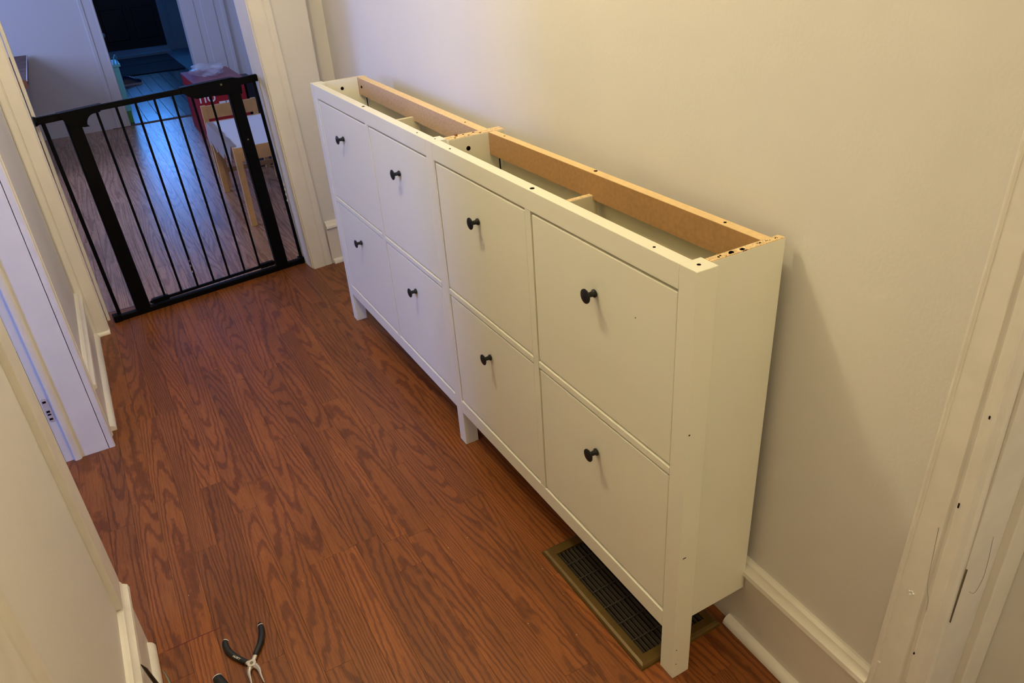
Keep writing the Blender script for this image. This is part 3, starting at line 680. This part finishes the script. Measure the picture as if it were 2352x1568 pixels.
# red toy carton
t = thing('toy_box', 'red cardboard toy carton with white lettering standing behind the small chair', 'box', (0.0, 6.0, 0))
rx0, rx1, ry0, ry1, rz = -0.160, 0.225, 5.93, 6.60, 0.445
obj('carton', B(rx0, rx1, ry0, ry1, 0.0, rz, bev=0.002), M['red'], t)
obj('lid', B(rx0-0.002, rx1+0.002, ry0-0.002, ry1+0.002, rz, rz+0.004), M['pinktop'], t)
fy = ry0-0.001; RX = (math.pi/2, 0, 0)
text('lettering', 'no', 0.13, (rx0+0.006, fy, 0.292), RX, M['white'], t)
lab = obj('label_panel', B(-0.002, 0.125, fy-0.001, fy+0.0005, 0.215, 0.285), M['white'], t)
text('lettering', 'plu', 0.078, (0.005, fy-0.0015, 0.232), RX, M['bluetext'], lab)
obj('label_panel', B(rx0+0.010, rx0+0.050, fy-0.001, fy+0.0005, 0.235, 0.270), M['cloth'], t)
obj('printed_picture', B(-0.110, -0.060, fy-0.001, fy+0.0005, 0.17, 0.245), M['skin'], t)
obj('printed_band', B(-0.10, 0.20, fy-0.001, fy+0.0005, 0.04, 0.125), M['navy'], t)
# clear bag on the carton
bm = bmesh.new(); bmesh.ops.create_icosphere(bm, subdivisions=3, radius=1.0)
rr = random.Random(11)
for v_ in bm.verts:
    k = 1+0.28*math.sin(v_.co.x*5+v_.co.y*3.1)*math.cos(v_.co.z*4+v_.co.y*2.7)+rr.uniform(-.06, .06)
    v_.co = Vector((v_.co.x*0.13*k+0.02, v_.co.y*0.15*k+6.25, max(0.0, (v_.co.z*0.055*k+0.04)) + rz+0.0045))
tag(obj('plastic_bag', bm, M['film'], None, smooth=True), 'crumpled clear plastic bag lying on the red toy carton', 'bag')
t = thing('storage_tub', 'low blue-grey tub on the floor behind the pine table legs', 'container', (0.10, 4.95, 0))
obj('tub', B(-0.02, 0.28, 4.80, 5.12, 0.0, 0.12, bev=0.01), M['bluebin'], t); obj('rim', B(-0.028, 0.288, 4.792, 5.128, 0.12, 0.132, bev=0.003), M['cloth'], t)
tag(obj('black_case', B(0.24, 0.32, 5.90, 6.25, 0, 0.42, bev=0.006), M['frontdoor'], None), 'narrow black case standing between the red carton and the right wall', 'case')

# ------------------------------------------------------------------ vestibule and front door
VY = 12.15
struct('wall_vestibule', B(-1.05, -0.95, FY+0.12, VY, 0, CEIL), M['teal'])
struct('wall_vestibule.001', B(0.80, 0.90, FY+0.12, VY, 0, CEIL), M['teal'])
struct('wall_vestibule.002', B(0.49, 0.80, VY, VY+0.12, 0, CEIL), M['teal'])
struct('wall_vestibule.003', B(-0.95, -0.55, VY, VY+0.12, 0, CEIL), M['teal'])
struct('wall_vestibule.004', B(-0.95, -0.66, FY+0.12, FY+0.13, 0, CEIL), M['teal'])
struct('baseboard_vestibule', B(0.49, 0.80, VY-0.015, VY, 0, 0.10), M['teal'])
tf = obj('tile', B(0.32, 0.80, 7.12, VY, -0.008, 0.0), M['tealfloor'], fl3)
struct('trim_19', vextr(bmesh.new(), [(0, 0), (0, -0.02), (0.085, -0.02), (0.09, -0.012), (0.115, -0.012), (0.12, 0)], (0.385, VY, 0), (0.385, VY, 2.1)), M['teal'])
st_ = bmesh.new(); box(st_, -0.55, 0.385, 11.78, 12.10, 0, 0.035); box(st_, -0.55, 0.385, 11.98, 12.20, 0.035, 0.076)
struct('trim_20', st_, M['teal'])
dr = struct('door_4', B(-0.52, 0.39, VY, VY+0.045, 0.075, 1.02), M['frontdoor'], label='black panelled front door at the end of the passage')
for a in ((-0.52, -0.36, 1.02, 2.1), (0.24, 0.39, 1.02, 2.1), (-0.36, 0.24, 1.96, 2.1)): obj('door_rail', B(a[0], a[1], VY, VY+0.045, a[2], a[3]), M['frontdoor'], dr)
obj('pane', B(-0.36, 0.24, VY+0.018, VY+0.024, 1.02, 1.96), M['glass'], dr)
for x in (-0.38, 0.02):
    obj('door_panel', B(x, x+0.30, VY-0.010, VY, 0.20, 0.62, bev=0.008), M['frontdoor'], dr)
obj('door_knob', lathe(bmesh.new(), [(0, 0.032), (0.006, 0.032), (0.010, 0.012), (0.035, 0.012), (0.042, 0.026), (0.058, 0.030), (0.068, 0.020), (0.072, 0.004)], (-0.425, VY, 0.30), (0, -1, 0), 20), M['steel'], dr, smooth=True)
mt_ = thing('door_mat', 'wide black door mat lying inside the front door', 'mat', (-0.1, 10.8, 0))
obj('mat_pad', B(-0.56, 0.30, 10.05, 11.70, 0.0005, 0.012, bev=0.003), M['mat'], mt_); obj('mat_band', B(-0.55, 0.29, 10.95, 11.66, 0.0118, 0.0145), M['mat2'], mt_)
# pale turquoise box just inside the far doorway
t = thing('toy_bin', 'tall turquoise patterned plastic bin just inside the far doorway', 'container', (-0.60, 7.35, 0))
obj('bin_body', B(-0.645, -0.592, 7.19, 7.52, 0.10, 0.49, bev=0.006), M['turq'], t)
obj('bin_rim', B(-0.648, -0.575, 7.18, 7.53, 0.49, 0.515, bev=0.004), M['turq'], t)
obj('bin_foot', B(-0.640, -0.600, 7.20, 7.50, 0, 0.10), M['green'], t)
rr = random.Random(8)
for k in range(6): obj('printed_spot', B(-0.5922, -0.5905, 7.20+rr.random()*0.22, 7.27+rr.random()*0.22, 0.14+0.05*k, 0.175+0.05*k), M['navy' if k % 2 else 'green'], t)
bm = tube(bmesh.new(), smoothpts([(-0.62, 7.22, 0.515), (-0.61, 7.25, 0.56), (-0.59, 7.33, 0.575), (-0.58, 7.42, 0.55), (-0.58, 7.48, 0.515)], 5), 0.006, 8, upv=(1, 0, 0))
obj('handle', bm, M['turq'], t, smooth=True)
# shoe on the passage floor
t = thing('shoe', 'small dark lace-up shoe with a pale sole on the passage floor by the mat', 'shoe', (-0.40, 9.4, 0))
sec = [(-0.51, 0.026, 0.02), (-0.495, 0.042, 0.075), (-0.45, 0.044, 0.095), (-0.41, 0.042, 0.080), (-0.36, 0.046, 0.055), (-0.315, 0.042, 0.040), (-0.29, 0.022, 0.022)]
bm = bmesh.new(); rs = []
for x, w_, h_ in sec: rs.append([bm.verts.new((x, 9.4+w_*math.cos(a), 0.018+h_*math.sin(a))) for a in [math.pi*k/8 for k in range(9)]])
for a, c in zip(rs, rs[1:]):
    for i in range(8): bm.faces.new((a[i], a[i+1], c[i+1], c[i]))
    bm.faces.new((a[8], a[0], c[0], c[8]))
bm.faces.new(rs[0]); bm.faces.new(rs[-1][::-1])
obj('upper', bm, M['navy'], t, smooth=True)
bm = prism(bmesh.new(), [(-0.515, 9.37), (-0.40, 9.355), (-0.32, 9.35), (-0.285, 9.38), (-0.285, 9.42), (-0.32, 9.45), (-0.40, 9.445), (-0.515, 9.43)], 0.0, 0.02)
obj('sole', bm, M['cloth'], t)
for k in range(4): obj('lace', B(-0.40+k*0.018, -0.394+k*0.018, 9.375, 9.425, 0.088-k*0.010, 0.094-k*0.010), M['white'], t)

# ------------------------------------------------------------------ pliers on the floor
def pliers(label, P, tipsL, tipsR, jl, jr, r=0.0062, word=None, z=0.0072):
    t = thing('pliers', label, 'pliers', (P[0], P[1], 0))
    def zz(q, dz=0): return (q[0], q[1], z+dz)
    for q in (tipsL, tipsR):
        pts = smoothpts([zz(p) for p in q], 5); n_ = len(pts)
        rad = [r*(0.55 if i == 0 else 0.85 if i == 1 else 0.95+0.30*math.sin(math.pi*i/n_)) for i in range(n_)]
        gr = obj('grip', tube(bmesh.new(), pts, rad, 14, 0.85), M['rubber'], t, smooth=True)
        d_ = (pts[3]-pts[1]).normalized(); c_ = pts[2]
        obj('grip_ring', tube(bmesh.new(), [c_-d_*0.0008, c_+d_*0.0008], rad[2]*1.04, 14, 0.87), M['white'], gr, smooth=True)
        obj('tang', tube(bmesh.new(), [pts[-1]-(pts[-1]-pts[-3])*0.3, Vector(zz(P))], [r*0.9, r*0.9], 8, 0.6), M['steel'], t, smooth=True)
    obj('joint', cyl(bmesh.new(), zz(P, -0.0045), zz(P, 0.0050), 0.0100, seg=24), M['steel'], t, smooth=True)
    obj('pivot', cyl(bmesh.new(), zz(P, 0.0048), zz(P, 0.0058), 0.0040, seg=16), M['graysteel'], t, smooth=True)
    for j in (jl, jr):
        pts = smoothpts([zz(p) for p in j], 4); n_ = len(pts)
        obj('jaw', tube(bmesh.new(), pts, [0.0052*(1-i/(n_-1))+0.0011 for i in range(n_)], 8, 0.8), M['steel'], t, smooth=True)
    return t
P1 = (-1.026, 0.545)
p = pliers('small needle-nose pliers with black grips lying open on the wood floor', P1,
           [(-1.064, 0.6505), (-1.069, 0.639), (-1.066, 0.613), (-1.055, 0.587), (-1.036, 0.557)],
           [(-0.982, 0.657), (-0.984, 0.627), (-0.995, 0.595), (-1.014, 0.566)],
           [(-1.032, 0.540), (-1.038, 0.525), (-1.0385, 0.505), (-1.040, 0.480)],
           [(-1.020, 0.538), (-1.015, 0.522), (-1.015, 0.505), (-1.013, 0.480)])
text('lettering', 'HUSKY', 0.0072, (-1.0615, 0.5855, 0.0146), (0, 0, -0.99), M['white'], p, 0.0002)
p2 = pliers('thicker pliers with black grips, cut off by the bottom edge of the photo', (-1.075, 0.42),
            [(-1.104, 0.553), (-1.102, 0.540), (-1.094, 0.51), (-1.082, 0.46), (-1.077, 0.44)],
            [(-1.040, 0.462), (-1.044, 0.455), (-1.056, 0.443), (-1.068, 0.428)],
            [(-1.080, 0.41), (-1.088, 0.39), (-1.088, 0.35)], [(-1.070, 0.41), (-1.062, 0.39), (-1.062, 0.35)], r=0.0100, z=0.0105)
# tool with two arms leaning on the left baseboard
t = thing('hand_tool', 'metal hand tool with one black and one grey arm propped against the left baseboard', 'tool', (-1.172, 0.415, 0))
obj('dark_arm', tube(bmesh.new(), [(-1.2165, 0.472, 0.222), (-1.212, 0.470, 0.205), (-1.190, 0.445, 0.10), (-1.173, 0.420, 0.012)], [0.0015, 0.006, 0.0085, 0.010], 6, 0.5, upv=(0.9, 0, 0.4)), M['darksteel'], t)
obj('grey_arm', tube(bmesh.new(), [(-1.2015, 0.585, 0.066), (-1.196, 0.560, 0.060), (-1.185, 0.49, 0.035), (-1.173, 0.420, 0.012)], [0.003, 0.0045, 0.007, 0.010], 6, 0.5, upv=(0.9, 0, 0.4)), M['graysteel'], t)
obj('joint', cyl(bmesh.new(), (-1.178, 0.415, 0.012), (-1.166, 0.415, 0.012), 0.012, seg=16), M['graysteel'], t)

# sawdust crumbs on the floor
rr = random.Random(21)
bm = bmesh.new()
for x, y in [(-0.838, 1.499), (-0.85, 0.74), (-0.30, 0.43), (-0.30, 0.33), (-0.42, 0.30), (-0.34, 0.21), (-0.95, 1.35), (-0.60, 1.62)] + [(rr.uniform(-1.15, -0.3), rr.uniform(0.1, 2.4)) for _ in range(24)]:
    z_ = 0.0128 if (vx0 < x < vx1 and vy0 < y < vy1) else 0.0008
    bmesh.ops.create_icosphere(bm, subdivisions=1, radius=rr.uniform(0.0006, 0.0013), matrix=Matrix.Translation((x, y, z_)))
o = obj('sawdust', bm, M['pb_top'], None); o['kind'] = 'stuff'; tag(o, 'pale specks of sawdust scattered over the wood floor', 'sawdust')
print('planks', n1, n2, n3)
